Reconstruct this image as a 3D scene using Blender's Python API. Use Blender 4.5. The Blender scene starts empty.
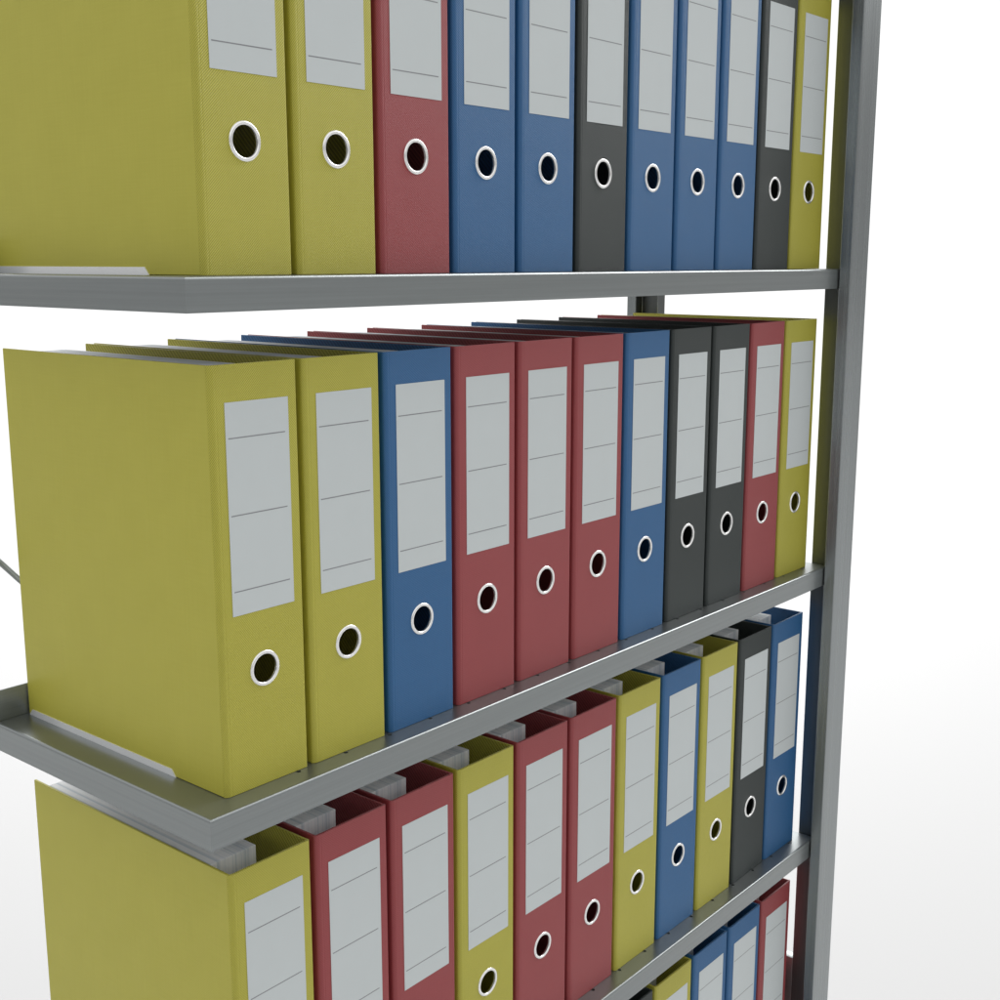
import bpy, bmesh, math
from mathutils import Vector

# ------------------------------------------------------------------ basics
S = bpy.context.scene
COL = S.collection
MM = 0.001
FLOOR = -1250.0          # millimetres, relative to the second shelf row
PI = math.pi


def Z(z):
    return (z - FLOOR) * MM


def new_mat(name):
    m = bpy.data.materials.new(name)
    m.use_nodes = True
    nt = m.node_tree
    return m, nt, nt.nodes['Principled BSDF']


def node(nt, kind, **kw):
    n = nt.nodes.new(kind)
    for k, v in kw.items():
        setattr(n, k, v)
    return n


def math_node(nt, op, a, b=None, clamp=False):
    n = nt.nodes.new('ShaderNodeMath')
    n.operation = op
    n.use_clamp = clamp
    for i, v in enumerate((a, b)):
        if v is None:
            continue
        if isinstance(v, (int, float)):
            n.inputs[i].default_value = v
        else:
            nt.links.new(v, n.inputs[i])
    return n.outputs[0]


def mix_col(nt, fac, a, b):
    n = nt.nodes.new('ShaderNodeMix')
    n.data_type = 'RGBA'
    for sock, v in ((n.inputs[0], fac), (n.inputs[6], a), (n.inputs[7], b)):
        if isinstance(v, (int, float)):
            sock.default_value = v
        elif isinstance(v, tuple):
            sock.default_value = (*v, 1)
        else:
            nt.links.new(v, sock)
    return n.outputs[2]


# --------------------------------------------------------------- materials
def fabric(name, dark, light, period, amount, bump, rough=0.5, spec=0.5, mottle=1.0):
    """Embossed book cloth: a fine diagonal twill in object space."""
    m, nt, p = new_mat(name)
    tc = node(nt, 'ShaderNodeTexCoord')
    sx = node(nt, 'ShaderNodeSeparateXYZ')
    nt.links.new(tc.outputs['Object'], sx.inputs[0])
    X, Y, Zc = sx.outputs
    u = math_node(nt, 'ADD', X, math_node(nt, 'MULTIPLY', Y, math_node(nt, 'SIGN', X)))
    k = 2 * PI / (period * MM)
    d1 = math_node(nt, 'SINE', math_node(nt, 'MULTIPLY', math_node(nt, 'SUBTRACT', u, Zc), k))
    d2 = math_node(nt, 'SINE', math_node(nt, 'MULTIPLY', math_node(nt, 'ADD', u, Zc), k * 2.0))
    w = math_node(nt, 'ADD', math_node(nt, 'MULTIPLY', d1, 0.30), math_node(nt, 'MULTIPLY', d2, 0.20))
    w = math_node(nt, 'ADD', w, 0.5, True)
    no = node(nt, 'ShaderNodeTexNoise')
    no.inputs['Scale'].default_value = 26
    no.inputs['Detail'].default_value = 5
    nt.links.new(tc.outputs['Object'], no.inputs['Vector'])
    blot = math_node(nt, 'MULTIPLY', math_node(nt, 'SUBTRACT', no.outputs[0], 0.5), 0.7 * mottle)
    # linen slubs: long thin streaks both ways
    acc = None
    for sc in ((900, 900, 26), (26, 26, 900)):
        mp = node(nt, 'ShaderNodeMapping')
        mp.inputs['Scale'].default_value = sc
        nt.links.new(tc.outputs['Object'], mp.inputs[0])
        n2 = node(nt, 'ShaderNodeTexNoise')
        n2.inputs['Scale'].default_value = 1
        n2.inputs['Detail'].default_value = 2
        nt.links.new(mp.outputs[0], n2.inputs['Vector'])
        s = math_node(nt, 'SUBTRACT', n2.outputs[0], 0.5)
        acc = s if acc is None else math_node(nt, 'ADD', acc, s)
    f = math_node(nt, 'MULTIPLY', math_node(nt, 'SUBTRACT', w, 0.5), amount)
    f = math_node(nt, 'ADD', f, math_node(nt, 'MULTIPLY', acc, 0.55 * mottle))
    f = math_node(nt, 'ADD', math_node(nt, 'ADD', f, blot), 0.5, True)
    nt.links.new(mix_col(nt, f, dark, light), p.inputs['Base Color'])
    p.inputs['Roughness'].default_value = rough
    p.inputs['Specular IOR Level'].default_value = spec
    b = node(nt, 'ShaderNodeBump')
    b.inputs['Strength'].default_value = bump
    b.inputs['Distance'].default_value = 0.0003
    nt.links.new(w, b.inputs['Height'])
    nt.links.new(b.outputs[0], p.inputs['Normal'])
    return m


def steel(name, base, axis, rough=0.3, metal=0.72):
    """Brushed, faintly cool sheet steel; streaks run along the given axis."""
    m, nt, p = new_mat(name)
    tc = node(nt, 'ShaderNodeTexCoord')
    mp = node(nt, 'ShaderNodeMapping')
    sc = [190, 190, 190]
    for a in axis:
        sc['xyz'.index(a)] = 1.6
    mp.inputs['Scale'].default_value = sc
    nt.links.new(tc.outputs['Object'], mp.inputs[0])
    n1 = node(nt, 'ShaderNodeTexNoise')
    n1.inputs['Scale'].default_value = 1
    n1.inputs['Detail'].default_value = 5
    n1.inputs['Roughness'].default_value = 0.65
    nt.links.new(mp.outputs[0], n1.inputs['Vector'])
    lo = tuple(c * 0.80 for c in base)
    hi = tuple(min(1, c * 1.20) for c in base)
    nt.links.new(mix_col(nt, n1.outputs[0], lo, hi), p.inputs['Base Color'])
    p.inputs['Metallic'].default_value = metal
    p.inputs['Specular IOR Level'].default_value = 0.4
    r = math_node(nt, 'ADD', math_node(nt, 'MULTIPLY', n1.outputs[0], 0.16), rough - 0.08)
    nt.links.new(r, p.inputs['Roughness'])
    b = node(nt, 'ShaderNodeBump')
    b.inputs['Strength'].default_value = 0.12
    b.inputs['Distance'].default_value = 0.0002
    nt.links.new(n1.outputs[0], b.inputs['Height'])
    nt.links.new(b.outputs[0], p.inputs['Normal'])
    return m


def plain(name, base, rough, metal=0.0, spec=0.5, noise=0.0, nscale=60.0):
    m, nt, p = new_mat(name)
    tc = node(nt, 'ShaderNodeTexCoord')
    n1 = node(nt, 'ShaderNodeTexNoise')
    n1.inputs['Scale'].default_value = nscale
    n1.inputs['Detail'].default_value = 6
    nt.links.new(tc.outputs['Object'], n1.inputs['Vector'])
    lo = tuple(c * (1 - noise) for c in base)
    hi = tuple(min(1, c * (1 + noise)) for c in base)
    nt.links.new(mix_col(nt, n1.outputs[0], lo, hi), p.inputs['Base Color'])
    p.inputs['Roughness'].default_value = rough
    p.inputs['Metallic'].default_value = metal
    p.inputs['Specular IOR Level'].default_value = spec
    return m


def paper_edges(name):
    """Cut edges of a stack of sheets: irregular stripes across the stack."""
    m, nt, p = new_mat(name)
    tc = node(nt, 'ShaderNodeTexCoord')
    mp = node(nt, 'ShaderNodeMapping')
    mp.inputs['Scale'].default_value = (150, 0.4, 0.4)
    nt.links.new(tc.outputs['Object'], mp.inputs[0])
    n1 = node(nt, 'ShaderNodeTexNoise')
    n1.inputs['Scale'].default_value = 1
    n1.inputs['Detail'].default_value = 7
    n1.inputs['Roughness'].default_value = 0.7
    nt.links.new(mp.outputs[0], n1.inputs['Vector'])
    cr = node(nt, 'ShaderNodeValToRGB')
    cr.color_ramp.elements[0].position = 0.38
    cr.color_ramp.elements[0].color = (0.62, 0.69, 0.74, 1)
    cr.color_ramp.elements[1].position = 0.54
    cr.color_ramp.elements[1].color = (0.98, 0.99, 0.99, 1)
    nt.links.new(n1.outputs[0], cr.inputs[0])
    nt.links.new(cr.outputs[0], p.inputs['Base Color'])
    p.inputs['Roughness'].default_value = 0.7
    p.inputs['Specular IOR Level'].default_value = 0.3
    return m


PALETTE = {
    'yellow': ((0.39, 0.358, 0.030), (0.53, 0.495, 0.070)),
    'red':    ((0.270, 0.036, 0.042), (0.365, 0.065, 0.068)),
    'blue':   ((0.013, 0.092, 0.235), (0.028, 0.142, 0.335)),
    'black':  ((0.012, 0.018, 0.0165), (0.030, 0.040, 0.038)),
}
SPINE, BOARD, LINING = {}, {}, {}
for cname, (lo_c, hi_c) in PALETTE.items():
    SPINE[cname] = fabric(cname + ' cloth spine', tuple(c * 0.78 for c in lo_c), tuple(c * 1.05 for c in hi_c),
                          2.0, 3.0, 0.6, mottle=0.5)
    LINING[cname] = fabric(cname + ' cloth lining', tuple(c * 0.8 for c in lo_c), hi_c, 4.2, 3.4, 0.6)
    BOARD[cname] = fabric(cname + ' cloth board', lo_c, hi_c, 2.0, 0.3, 0.12, mottle=0.45)
STEEL_X = steel('brushed steel lengthwise', (0.272, 0.291, 0.291), 'xy', 0.30, 0.82)
STEEL_STEM_SHADE = steel('brushed steel stem shade', (0.115, 0.122, 0.122), 'z', 0.42, 0.85)
STEEL_Z = steel('brushed steel upright', (0.278, 0.300, 0.302), 'z', 0.26, 1.0)
NICKEL = plain('nickel rim', (0.95, 0.945, 0.93), 0.2, 0.8)
SHINY = plain('bright edge metal', (0.93, 0.94, 0.95), 0.22, 0.45)
LABEL = plain('white label card', (0.565, 0.605, 0.607), 0.6, 0, 0.3, 0.015, 40)
INK = plain('printed rule', (0.26, 0.27, 0.28), 0.6, 0, 0.3)
PAPER = paper_edges('stacked sheets')
FLOORM = plain('white studio floor', (0.47, 0.47, 0.47), 0.9, 0, 0.1, 0.01, 300)


# ------------------------------------------------------------ mesh helpers
def finish(name, bm, mats, parent=None, loc=(0, 0, 0), smooth=35):
    bmesh.ops.remove_doubles(bm, verts=bm.verts, dist=1e-6)
    bmesh.ops.recalc_face_normals(bm, faces=bm.faces)
    lim = math.radians(smooth)
    for f in bm.faces:
        f.smooth = True
    for e in bm.edges:
        e.smooth = len(e.link_faces) == 2 and e.calc_face_angle(9) < lim
    me = bpy.data.meshes.new(name)
    bm.to_mesh(me)
    bm.free()
    for m in mats:
        me.materials.append(m)
    return link(name, me, parent, loc)


def link(name, me, parent=None, loc=(0, 0, 0)):
    o = bpy.data.objects.new(name, me)
    COL.objects.link(o)
    o.location = loc
    if parent is not None:
        o.parent = parent
    return o


def add_box(bm, x0, x1, y0, y1, z0, z1, bevel=0.0, seg=2, mat=0):
    """Axis-aligned box in millimetres."""
    vs = [bm.verts.new((x * MM, y * MM, z * MM)) for x in (x0, x1) for y in (y0, y1) for z in (z0, z1)]
    fs = [bm.faces.new([vs[i] for i in q]) for q in
          ((0, 1, 3, 2), (4, 6, 7, 5), (0, 4, 5, 1), (2, 3, 7, 6), (0, 2, 6, 4), (1, 5, 7, 3))]
    for f in fs:
        f.material_index = mat
    if bevel:
        es = list({e for f in fs for e in f.edges})
        bmesh.ops.bevel(bm, geom=es, offset=bevel * MM, segments=seg, profile=0.5, affect='EDGES')


def add_prism(bm, pts, z0, z1, bevel=0.0):
    """Closed xy outline (mm) pulled up from z0 to z1; upright edges rounded."""
    a = [bm.verts.new((x * MM, y * MM, z0 * MM)) for x, y in pts]
    b = [bm.verts.new((x * MM, y * MM, z1 * MM)) for x, y in pts]
    n = len(pts)
    bm.faces.new(a[::-1])
    bm.faces.new(b)
    up = []
    for i in range(n):
        j = (i + 1) % n
        bm.faces.new((a[i], a[j], b[j], b[i]))
    if bevel:
        for i in range(n):
            up.append(bm.edges.get((a[i], b[i])))
        bmesh.ops.bevel(bm, geom=up, offset=bevel * MM, segments=3, profile=0.5, affect='EDGES')


def soup(bm, *pts, mat=0):
    f = bm.faces.new([bm.verts.new(Vector(p) * MM) for p in pts])
    f.material_index = mat
    return f


def empty(name, loc):
    o = bpy.data.objects.new(name, None)
    COL.objects.link(o)
    o.location = loc
    o.empty_display_size = 0.05
    return o


# ---------------------------------------------------------------- binder
W, D, H = 81.5, 276.8, 320.6        # binder width, depth, height (mm)
HW = W / 2
RX = 79.5 - HW                      # outer face of the right-hand cover
T = 2.2                             # board thickness
HOLE_X, HOLE_Z, HOLE_R = -0.4, 91.3, 11.6


def spine_mesh():
    bm = bmesh.new()
    r, q = 5.0, 3.0                                  # the fold is wider than it is deep
    outer, inner = [], []
    for i in range(9):                               # left fold
        a = PI + PI / 2 * i / 8
        outer.append((-HW + r + r * math.cos(a), q + q * math.sin(a)))
        inner.append((-HW + r + (r - T) * math.cos(a), q + (q - T) * math.sin(a)))
    groove = [(-HW + r + 0.5, 0.16), (-HW + r + 1.0, 0.0), (-HW + r + 1.4, 0.0)]
    outer += groove
    inner += [(x, T) for x, _ in groove]
    no = len(outer)
    right, righti = [(RX - 2.4, 0.0)], [(RX - 2.4, T)]    # the right edge is a tight corner
    for i in range(5):
        a = -PI / 2 + PI / 2 * i / 4
        right.append((RX - 1.6 + 1.6 * math.cos(a), 1.6 + 1.6 * math.sin(a)))
        righti.append((RX - 2.5 + 0.3 * math.cos(a), 2.5 + 0.3 * math.sin(a)))
    right.append((RX, 3.0))
    righti.append((RX - T, 3.0))
    outer += right
    inner += righti
    zs = (0, H)
    n = len(outer)
    for i in range(n - 1):
        (ax, ay), (bx_, by) = outer[i], outer[i + 1]
        (cx, cy), (dx, dy) = inner[i], inner[i + 1]
        for z in zs:                                  # rims
            soup(bm, (ax, ay, z), (bx_, by, z), (dx, dy, z), (cx, cy, z))
        if i == no - 1:
            continue
        soup(bm, (ax, ay, 0), (bx_, by, 0), (bx_, by, H), (ax, ay, H))
        soup(bm, (cx, cy, 0), (dx, dy, 0), (dx, dy, H), (cx, cy, H))
    for i in (0, n - 1):
        soup(bm, (*outer[i], 0), (*inner[i], 0), (*inner[i], H), (*outer[i], H))
    # the flat panel with its finger hole, outside and inside
    x0, x1 = outer[no - 1][0], outer[no][0]
    h = 19.0
    bx0, bx1, bz0, bz1 = HOLE_X - h, HOLE_X + h, HOLE_Z - h, HOLE_Z + h
    N = 48
    circ, box = [], []
    for i in range(N):
        a = 2 * PI * i / N
        c, s = math.cos(a), math.sin(a)
        k = 1 / max(abs(c), abs(s))
        circ.append((HOLE_X + HOLE_R * c, HOLE_Z + HOLE_R * s))
        box.append((HOLE_X + h * c * k, HOLE_Z + h * s * k))
    for y in (0, T):
        for (u0, u1, w0, w1) in ((x0, x1, 0, bz0), (x0, x1, bz1, H), (x0, bx0, bz0, bz1), (bx1, x1, bz0, bz1)):
            soup(bm, (u0, y, w0), (u1, y, w0), (u1, y, w1), (u0, y, w1))
        for i in range(N):
            j = (i + 1) % N
            soup(bm, (circ[i][0], y, circ[i][1]), (box[i][0], y, box[i][1]),
                 (box[j][0], y, box[j][1]), (circ[j][0], y, circ[j][1]))
    for i in range(N):
        j = (i + 1) % N
        soup(bm, (circ[i][0], 0, circ[i][1]), (circ[j][0], 0, circ[j][1]),
             (circ[j][0], T, circ[j][1]), (circ[i][0], T, circ[i][1]))
    return bm


def board_mesh(side):
    bm = bmesh.new()
    xa, xb = (-HW, -HW + T) if side < 0 else (RX - T, RX)
    add_box(bm, xa, xb, 3.1, D, 0, H, 0.45, 2)
    bm.faces.ensure_lookup_table()
    for f in bm.faces:                                # lining inside is the woven cloth
        f.normal_update()
        f.material_index = 1 if f.normal.x * -side > 0.9 else 0
    return bm


def rim_mesh():
    bm = bmesh.new()
    prof = [(11.55, 1.6), (11.0, 1.2), (10.85, 0.2), (10.95, -0.45), (11.4, -0.92), (12.2, -1.15),
            (13.1, -0.95), (13.7, -0.5), (13.95, 0.0), (13.95, 0.15)]
    N = 56
    for i in range(N):
        a, b = 2 * PI * i / N, 2 * PI * (i + 1) / N
        for (r0, y0), (r1, y1) in zip(prof, prof[1:]):
            soup(bm, (HOLE_X + r0 * math.cos(a), y0, HOLE_Z + r0 * math.sin(a)),
                 (HOLE_X + r1 * math.cos(a), y1, HOLE_Z + r1 * math.sin(a)),
                 (HOLE_X + r1 * math.cos(b), y1, HOLE_Z + r1 * math.sin(b)),
                 (HOLE_X + r0 * math.cos(b), y0, HOLE_Z + r0 * math.sin(b)))
    return bm


LX0, LX1, LZ0, LZ1 = 12.6 - HW, 70.7 - HW, 136.9, 293.7


def label_mesh():
    bm = bmesh.new()
    add_box(bm, LX0, LX1, -0.30, -0.02, LZ0, LZ1)
    for z in (267.8, 211.4, 155.0):
        add_box(bm, LX0 + 2.2, LX1 - 3.6, -0.36, -0.31, z - 0.45, z + 0.45, mat=1)
    return bm


def paper_mesh():
    bm = bmesh.new()
    add_box(bm, 2.9 - HW, 50.2 - HW, 31, 262, 4, H - 3.0, 0.5, 1)
    return bm


def strip_mesh():
    bm = bmesh.new()
    pts = [(62, -0.25), (275.5, -0.25), (270.5, 5.4), (67, 5.4)]
    xa, xb = -HW - 0.7, -HW - 0.02
    A = [bm.verts.new((xa * MM, y * MM, z * MM)) for y, z in pts]
    B = [bm.verts.new((xb * MM, y * MM, z * MM)) for y, z in pts]
    bm.faces.new(A)
    bm.faces.new(B[::-1])
    for i in range(4):
        j = (i + 1) % 4
        bm.faces.new((A[i], B[i], B[j], A[j]))
    return bm


PROTO = {}


def make_binder(colour):
    root = empty('ring_binder', (0, 0, 0))
    finish('spine', spine_mesh(), [SPINE[colour]], root)
    for s in (-1, 1):
        finish('cover', board_mesh(s), [BOARD[colour], LINING[colour]], root, smooth=20)
    finish('label_card', label_mesh(), [LABEL, INK], root)
    finish('finger_ring', rim_mesh(), [NICKEL], root, smooth=60)
    finish('paper_stack', paper_mesh(), [PAPER], root)
    return root


def copy_tree(o, parent=None):
    c = o.copy()
    COL.objects.link(c)
    c.parent = parent
    for ch in o.children:
        copy_tree(ch, c)
    return c


PITCH = 85.737
ROWS = [
    # (base height, x start, [(slot, colour, label) ...])
    (382.4, -0.5, [
        (1, 'yellow', 'yellow binder at the left end of the top row, its whole side cover showing'),
        (2, 'yellow', 'yellow binder between another yellow binder and the only red binder of the top row'),
        (3, 'red', 'only red binder in the top row, between yellow and blue'),
        (4, 'blue', 'blue binder touching the right side of the red binder in the top row'),
        (5, 'blue', 'blue binder just left of the black binder that stands amid blue ones, top row'),
        (6, 'black', 'black binder with a blue binder on either side, top row'),
        (7, 'blue', 'blue binder just right of the black binder that stands amid blue ones, top row'),
        (8, 'blue', 'middle of the three blue binders between the two black ones, top row'),
        (9, 'blue', 'blue binder just left of the black binder next to yellow, top row'),
        (10, 'black', 'black binder between a blue and a yellow binder, top row'),
        (11, 'yellow', 'yellow binder at the right end of the top row, beside the steel post'),
    ]),
    (0.0, 0.0, [
        (1, 'yellow', 'yellow binder at the left end of the second row, whole side cover showing'),
        (2, 'yellow', 'yellow binder between a yellow and a blue binder, second row'),
        (3, 'blue', 'blue binder between a yellow and a red binder, second row'),
        (4, 'red', 'leftmost of three neighbouring red binders, second row, right of a blue one'),
        (5, 'red', 'red binder with a red binder on either side, second row'),
        (6, 'red', 'rightmost of three neighbouring red binders, second row, left of a blue one'),
        (7, 'blue', 'blue binder between a red and a black binder, second row'),
        (8, 'black', 'black binder between a blue and a black binder, second row'),
        (9, 'black', 'black binder between a black and a red binder, second row'),
        (10, 'red', 'red binder between a black and a yellow binder, second row'),
        (11, 'yellow', 'yellow binder at the right end of the second row, beside the steel post'),
    ]),
    (-382.6, -0.6, [
        (1, 'yellow', 'yellow binder at the left end of the third row, its open top under the shelf'),
        (2, 'red', 'red binder between a yellow and a red binder at the left, third row'),
        (3, 'red', 'red binder third from the left end, third row, just left of a yellow one'),
        (4, 'yellow', 'yellow binder with a red binder on either side, third row'),
        (5, 'red', 'red binder just right of the yellow binder that has red on both sides, third row'),
        (6, 'red', 'red binder just left of a yellow one that touches blue, third row'),
        (7, 'yellow', 'yellow binder between a red and a blue binder, third row'),
        (8, 'blue', 'blue binder with a yellow binder on either side, third row'),
        (9, 'yellow', 'yellow binder between a blue and a black binder, third row'),
        (10, 'black', 'black binder between a yellow and a blue binder, third row'),
        (11, 'blue', 'blue binder at the right end of the third row, beside the steel post'),
    ]),
    (-764.2, -0.6, [
        (7, 'black', 'black binder of the bottom row, only a sliver of its top showing'),
        (8, 'yellow', 'only yellow binder showing in the bottom row'),
        (9, 'blue', 'blue binder between a yellow and a blue binder, bottom row'),
        (10, 'blue', 'blue binder between a blue and a red binder, bottom row'),
        (11, 'red', 'red binder at the right end of the bottom row, beside the steel post'),
    ]),
]
BASE = -0.7
strip_me = None
for base, xs, items in ROWS:
    for slot, colour, text in items:
        if colour not in PROTO:
            PROTO[colour] = make_binder(colour)
            root = PROTO[colour]
            source = [c for c in root.children]
        else:
            root = bpy.data.objects.new('ring_binder', None)
            COL.objects.link(root)
            root.empty_display_size = 0.05
            for ch in list(PROTO[colour].children):
                if not ch.name.startswith('edge_protector'):
                    copy_tree(ch, root)
        root.location = ((xs + (slot - 1) * PITCH + HW) * MM, 0, Z(base + BASE))
        root['label'] = text
        root['category'] = 'binder'
        root['group'] = 'ring binders standing on the steel shelves'
        if slot == 1:                                # metal shoe along the foot of the free cover
            if strip_me is None:
                o = finish('edge_protector', strip_mesh(), [SHINY], root)
                strip_me = o.data
            else:
                link('edge_protector', strip_me, root)

# --------------------------------------------------------------- shelving
unit = empty('shelving_unit', (0.467, 0.129, 0.0))
unit['label'] = 'grey brushed steel shelving unit whose shelves carry all the binders'
unit['category'] = 'shelving unit'
UO = (-0.467, -0.129, 0.0)

XL, XR, YF, YB = -30.7, 961.6, -20.6, 281.6
SURF, LIPZ, RB, TH = -1.0, -25.2, 2.6, 1.2


def shelf_mesh():
    bm = bmesh.new()
    # skirt: profile (inset from the rim, height) carried round left, front, right with mitred corners
    prof = []
    for i in range(9):
        a = PI / 2 * i / 8
        prof.append((RB - RB * math.sin(a), SURF - RB + RB * math.cos(a)))
    prof = [(RB + 0.5, SURF)] + prof                  # tight loops keep the flat faces flat
    prof += [(0, SURF - RB - 0.4), (0, LIPZ), (TH, LIPZ), (TH, SURF - RB - 0.4)]
    for i in range(8, -1, -1):
        a = PI / 2 * i / 8
        prof.append((RB - (RB - TH) * math.sin(a), SURF - RB + (RB - TH) * math.cos(a)))
    prof.append((RB + 0.5, SURF - TH))

    def path(d):
        return [(XL + d, YB), (XL + d, YF + d), (XR - d, YF + d), (XR - d, YB)]
    for (d0, z0), (d1, z1) in zip(prof, prof[1:]):
        p0, p1 = path(d0), path(d1)
        for k in range(3):
            soup(bm, (*p0[k], z0), (*p0[k + 1], z0), (*p1[k + 1], z1), (*p1[k], z1))
    for k in (0, 3):
        soup(bm, *[(*path(d)[k], z) for d, z in prof])
    # top sheet with a row of punched holes near the front edge, outside and underside
    holes = [68.25 + 50.25 * i for i in range(18)]
    hy, hr, hb = -1.6, 2.0, 5.0
    x0, x1, y0, y1 = XL + RB + 0.5, XR - RB - 0.5, YF + RB + 0.5, YB
    N = 16
    for z in (SURF, SURF - TH):
        soup(bm, (x0, y0, z), (x1, y0, z), (x1, hy - hb, z), (x0, hy - hb, z))
        soup(bm, (x0, hy + hb, z), (x1, hy + hb, z), (x1, y1, z), (x0, y1, z))
        last = x0
        for hx in holes:
            soup(bm, (last, hy - hb, z), (hx - hb, hy - hb, z), (hx - hb, hy + hb, z), (last, hy + hb, z))
            last = hx + hb
        soup(bm, (last, hy - hb, z), (x1, hy - hb, z), (x1, hy + hb, z), (last, hy + hb, z))
    for hx in holes:
        C = []
        B = []
        for i in range(N):
            a = 2 * PI * i / N
            c, s = math.cos(a), math.sin(a)
            k = 1 / max(abs(c), abs(s))
            C.append((hx + hr * c, hy + hr * s))
            B.append((hx + hb * c * k, hy + hb * s * k))
        for i in range(N):
            j = (i + 1) % N
            for z in (SURF, SURF - TH):
                soup(bm, (*C[i], z), (*B[i], z), (*B[j], z), (*C[j], z))
            soup(bm, (*C[i], SURF), (*C[j], SURF), (*C[j], SURF - TH), (*C[i], SURF - TH))
            soup(bm, (*C[i], SURF - TH), (*C[j], SURF - TH), (*C[j], SURF - 7), (*C[i], SURF - 7))
        bm.faces.new([bm.verts.new(Vector((*c, SURF - 7)) * MM) for c in C])   # bottom added to close the hole, so it stays dark
    return bm


def flange_mesh():
    bm = bmesh.new()
    add_box(bm, XL, XR, 279.6, 281.4, SURF + 0.05, 26.5, 0.4, 2)
    return bm


shelf_me = flange_me = None
for zz in (764.8, 382.4, 0.0, -382.6, -764.2, -1146.4):
    loc = (UO[0], UO[1], Z(zz))
    if shelf_me is None:
        sh = finish('shelf', shelf_mesh(), [STEEL_X], unit, loc)
        shelf_me = sh.data
        flange_me = finish('rear_flange', flange_mesh(), [STEEL_X], sh).data
    else:
        sh = link('shelf', shelf_me, unit, loc)
        link('rear_flange', flange_me, sh)

PX0, PX1, SX0, SX1 = 946.6, 997.6, 962.8, 981.4
POST_TOP = 1080.0


def post_mesh(front):
    if front:
        yo, ym, yi = -36.4, -21.9, 4.3
    else:
        yo, ym, yi = 295.2, 280.7, 254.6
    yo += 1.0 if front else 0
    pts = [(PX0 + (2.2 if front else 0), yo), (PX1 + (0.9 if front else 0), yo), (PX1, ym), (SX1, ym), (SX1, yi), (SX0, yi), (SX0, ym), (PX0, ym)]
    if not front:
        pts = pts[::-1]
    bm = bmesh.new()
    add_prism(bm, pts, 0, POST_TOP - FLOOR, 0.8)
    for f in bm.faces:                       # inner fin: same steel, its shade put into a darker colour
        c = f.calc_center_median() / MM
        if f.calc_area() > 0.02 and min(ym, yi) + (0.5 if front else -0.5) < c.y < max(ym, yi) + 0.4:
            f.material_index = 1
    return bm


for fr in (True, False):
    finish('post', post_mesh(fr), [STEEL_Z, STEEL_STEM_SHADE], unit, UO, smooth=10)

bm = bmesh.new()
add_box(bm, SX0 + 1.4, SX1 - 1.4, 4.3, 254.6, -576 - FLOOR - 95, -576 - FLOOR, 1.0, 2)
finish('side_rail', bm, [STEEL_X], unit, UO)

# the diagonal rear tie: a thin rod behind the posts
bm = bmesh.new()
p0 = Vector((-36.0, 297.9, 168.8 - FLOOR)) * MM
p1 = Vector((966.0, 297.9, -970.4 - FLOOR)) * MM
ax = (p1 - p0)
q = ax.to_track_quat('Z', 'Y')
res = bmesh.ops.create_cone(bm, cap_ends=True, segments=16, radius1=2.6 * MM, radius2=2.6 * MM, depth=ax.length)
for v in bm.verts:
    v.co = q @ v.co + (p0 + p1) / 2
finish('diagonal_brace', bm, [STEEL_X], unit, UO)

# ------------------------------------------------------------------ floor
bm = bmesh.new()
rim = [(-30000, -30000), (30000, -30000), (30000, -1000)]
for i in range(0, 41):                       # the far side is a broad sweep
    a = math.radians(-5 + 100 * i / 40)
    rim.append((-500 + 7600 * math.cos(a), -700 + 7600 * math.sin(a)))
rim += [(-1200, 30000), (-30000, 30000)]
rim[2] = (30000, rim[3][1])
add_prism(bm, rim, -20, 0)
fl = finish('floor', bm, [FLOORM])
fl['kind'] = 'structure'
fl['label'] = 'plain white studio floor fading into the white background'
fl['category'] = 'floor'

# ------------------------------------------------------- studio surround
w = bpy.data.worlds.new('World')
S.world = w
w.use_nodes = True
nt = w.node_tree
bg = nt.nodes['Background']
tc = node(nt, 'ShaderNodeTexCoord')
sx = node(nt, 'ShaderNodeSeparateXYZ')
nt.links.new(tc.outputs['Generated'], sx.inputs[0])


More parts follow.
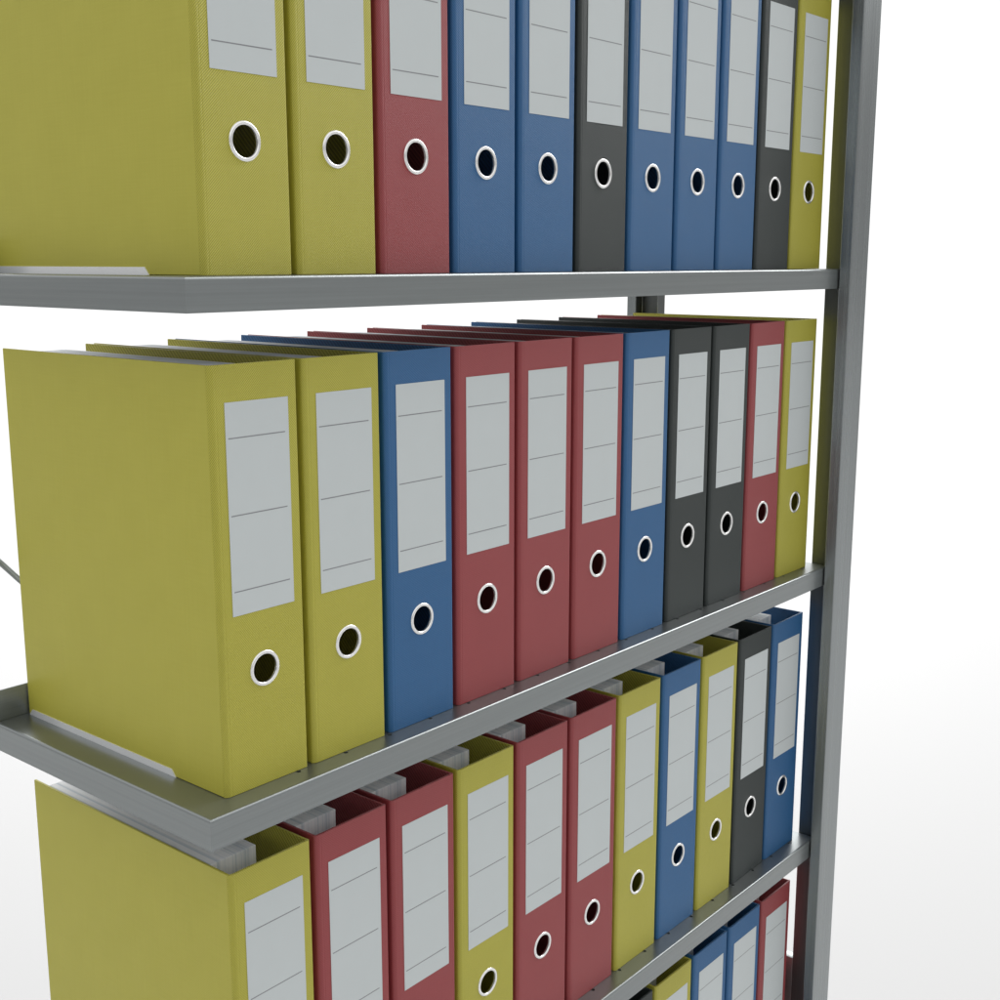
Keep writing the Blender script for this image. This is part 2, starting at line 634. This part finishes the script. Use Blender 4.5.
def ramp(src, a, b):
    n = node(nt, 'ShaderNodeMapRange')
    n.interpolation_type = 'SMOOTHSTEP'
    n.inputs['From Min'].default_value = a
    n.inputs['From Max'].default_value = b
    nt.links.new(src, n.inputs['Value'])
    return n.outputs[0]


LOW, FRONT, BACK, KEY = 0.45, 0.47, 1.08, 8.0
dx = math_node(nt, 'MULTIPLY', sx.outputs[0], 0.72)
dy = math_node(nt, 'MULTIPLY', sx.outputs[1], 0.69)
back = ramp(math_node(nt, 'ADD', dx, dy), 0.50, 0.84)
high = ramp(sx.outputs[2], 0.12, 0.45)
front = math_node(nt, 'ADD', math_node(nt, 'MULTIPLY', high, FRONT), LOW)
lev = math_node(nt, 'ADD', front, math_node(nt, 'MULTIPLY', back, math_node(nt, 'SUBTRACT', BACK, front)))
kd = Vector((0.85, -0.08, 0.53)).normalized()
key = None
for i in range(3):
    t = math_node(nt, 'MULTIPLY', sx.outputs[i], kd[i])
    key = t if key is None else math_node(nt, 'ADD', key, t)
lev = math_node(nt, 'ADD', lev, math_node(nt, 'MULTIPLY', ramp(key, 0.92, 0.985), KEY))
nt.links.new(lev, bg.inputs['Strength'])
bg.inputs['Color'].default_value = (1, 1, 1, 1)

# broad area light added unseen behind the shelves: the floor there runs to white
ld = bpy.data.lights.new('floor_fill_light', 'AREA')
ld.shape = 'RECTANGLE'
ld.size, ld.size_y = 6.6, 6.6
ld.energy = 400
lo = bpy.data.objects.new('floor_fill_light', ld)
COL.objects.link(lo)
lo.location = (5.0, 4.3, 4.5)

# ----------------------------------------------------------------- camera
cd = bpy.data.cameras.new('Camera')
cam = bpy.data.objects.new('Camera', cd)
COL.objects.link(cam)
cam.location = (-0.53424, -0.71285, Z(391.63))
cam.rotation_euler = (math.radians(90 - 10.863), 0, math.radians(-50.005))
cd.sensor_width = 36
cd.lens = 36 * 1.24783
cd.clip_start = 0.01
cd.clip_end = 500
S.camera = cam

S.view_settings.view_transform = 'Standard'
S.view_settings.look = 'None'
S.view_settings.exposure = 0
S.view_settings.gamma = 1
S.view_settings.use_curve_mapping = False
S.cycles.max_bounces = 12
S.cycles.diffuse_bounces = 6
S.cycles.glossy_bounces = 6
S.cycles.use_denoising = True
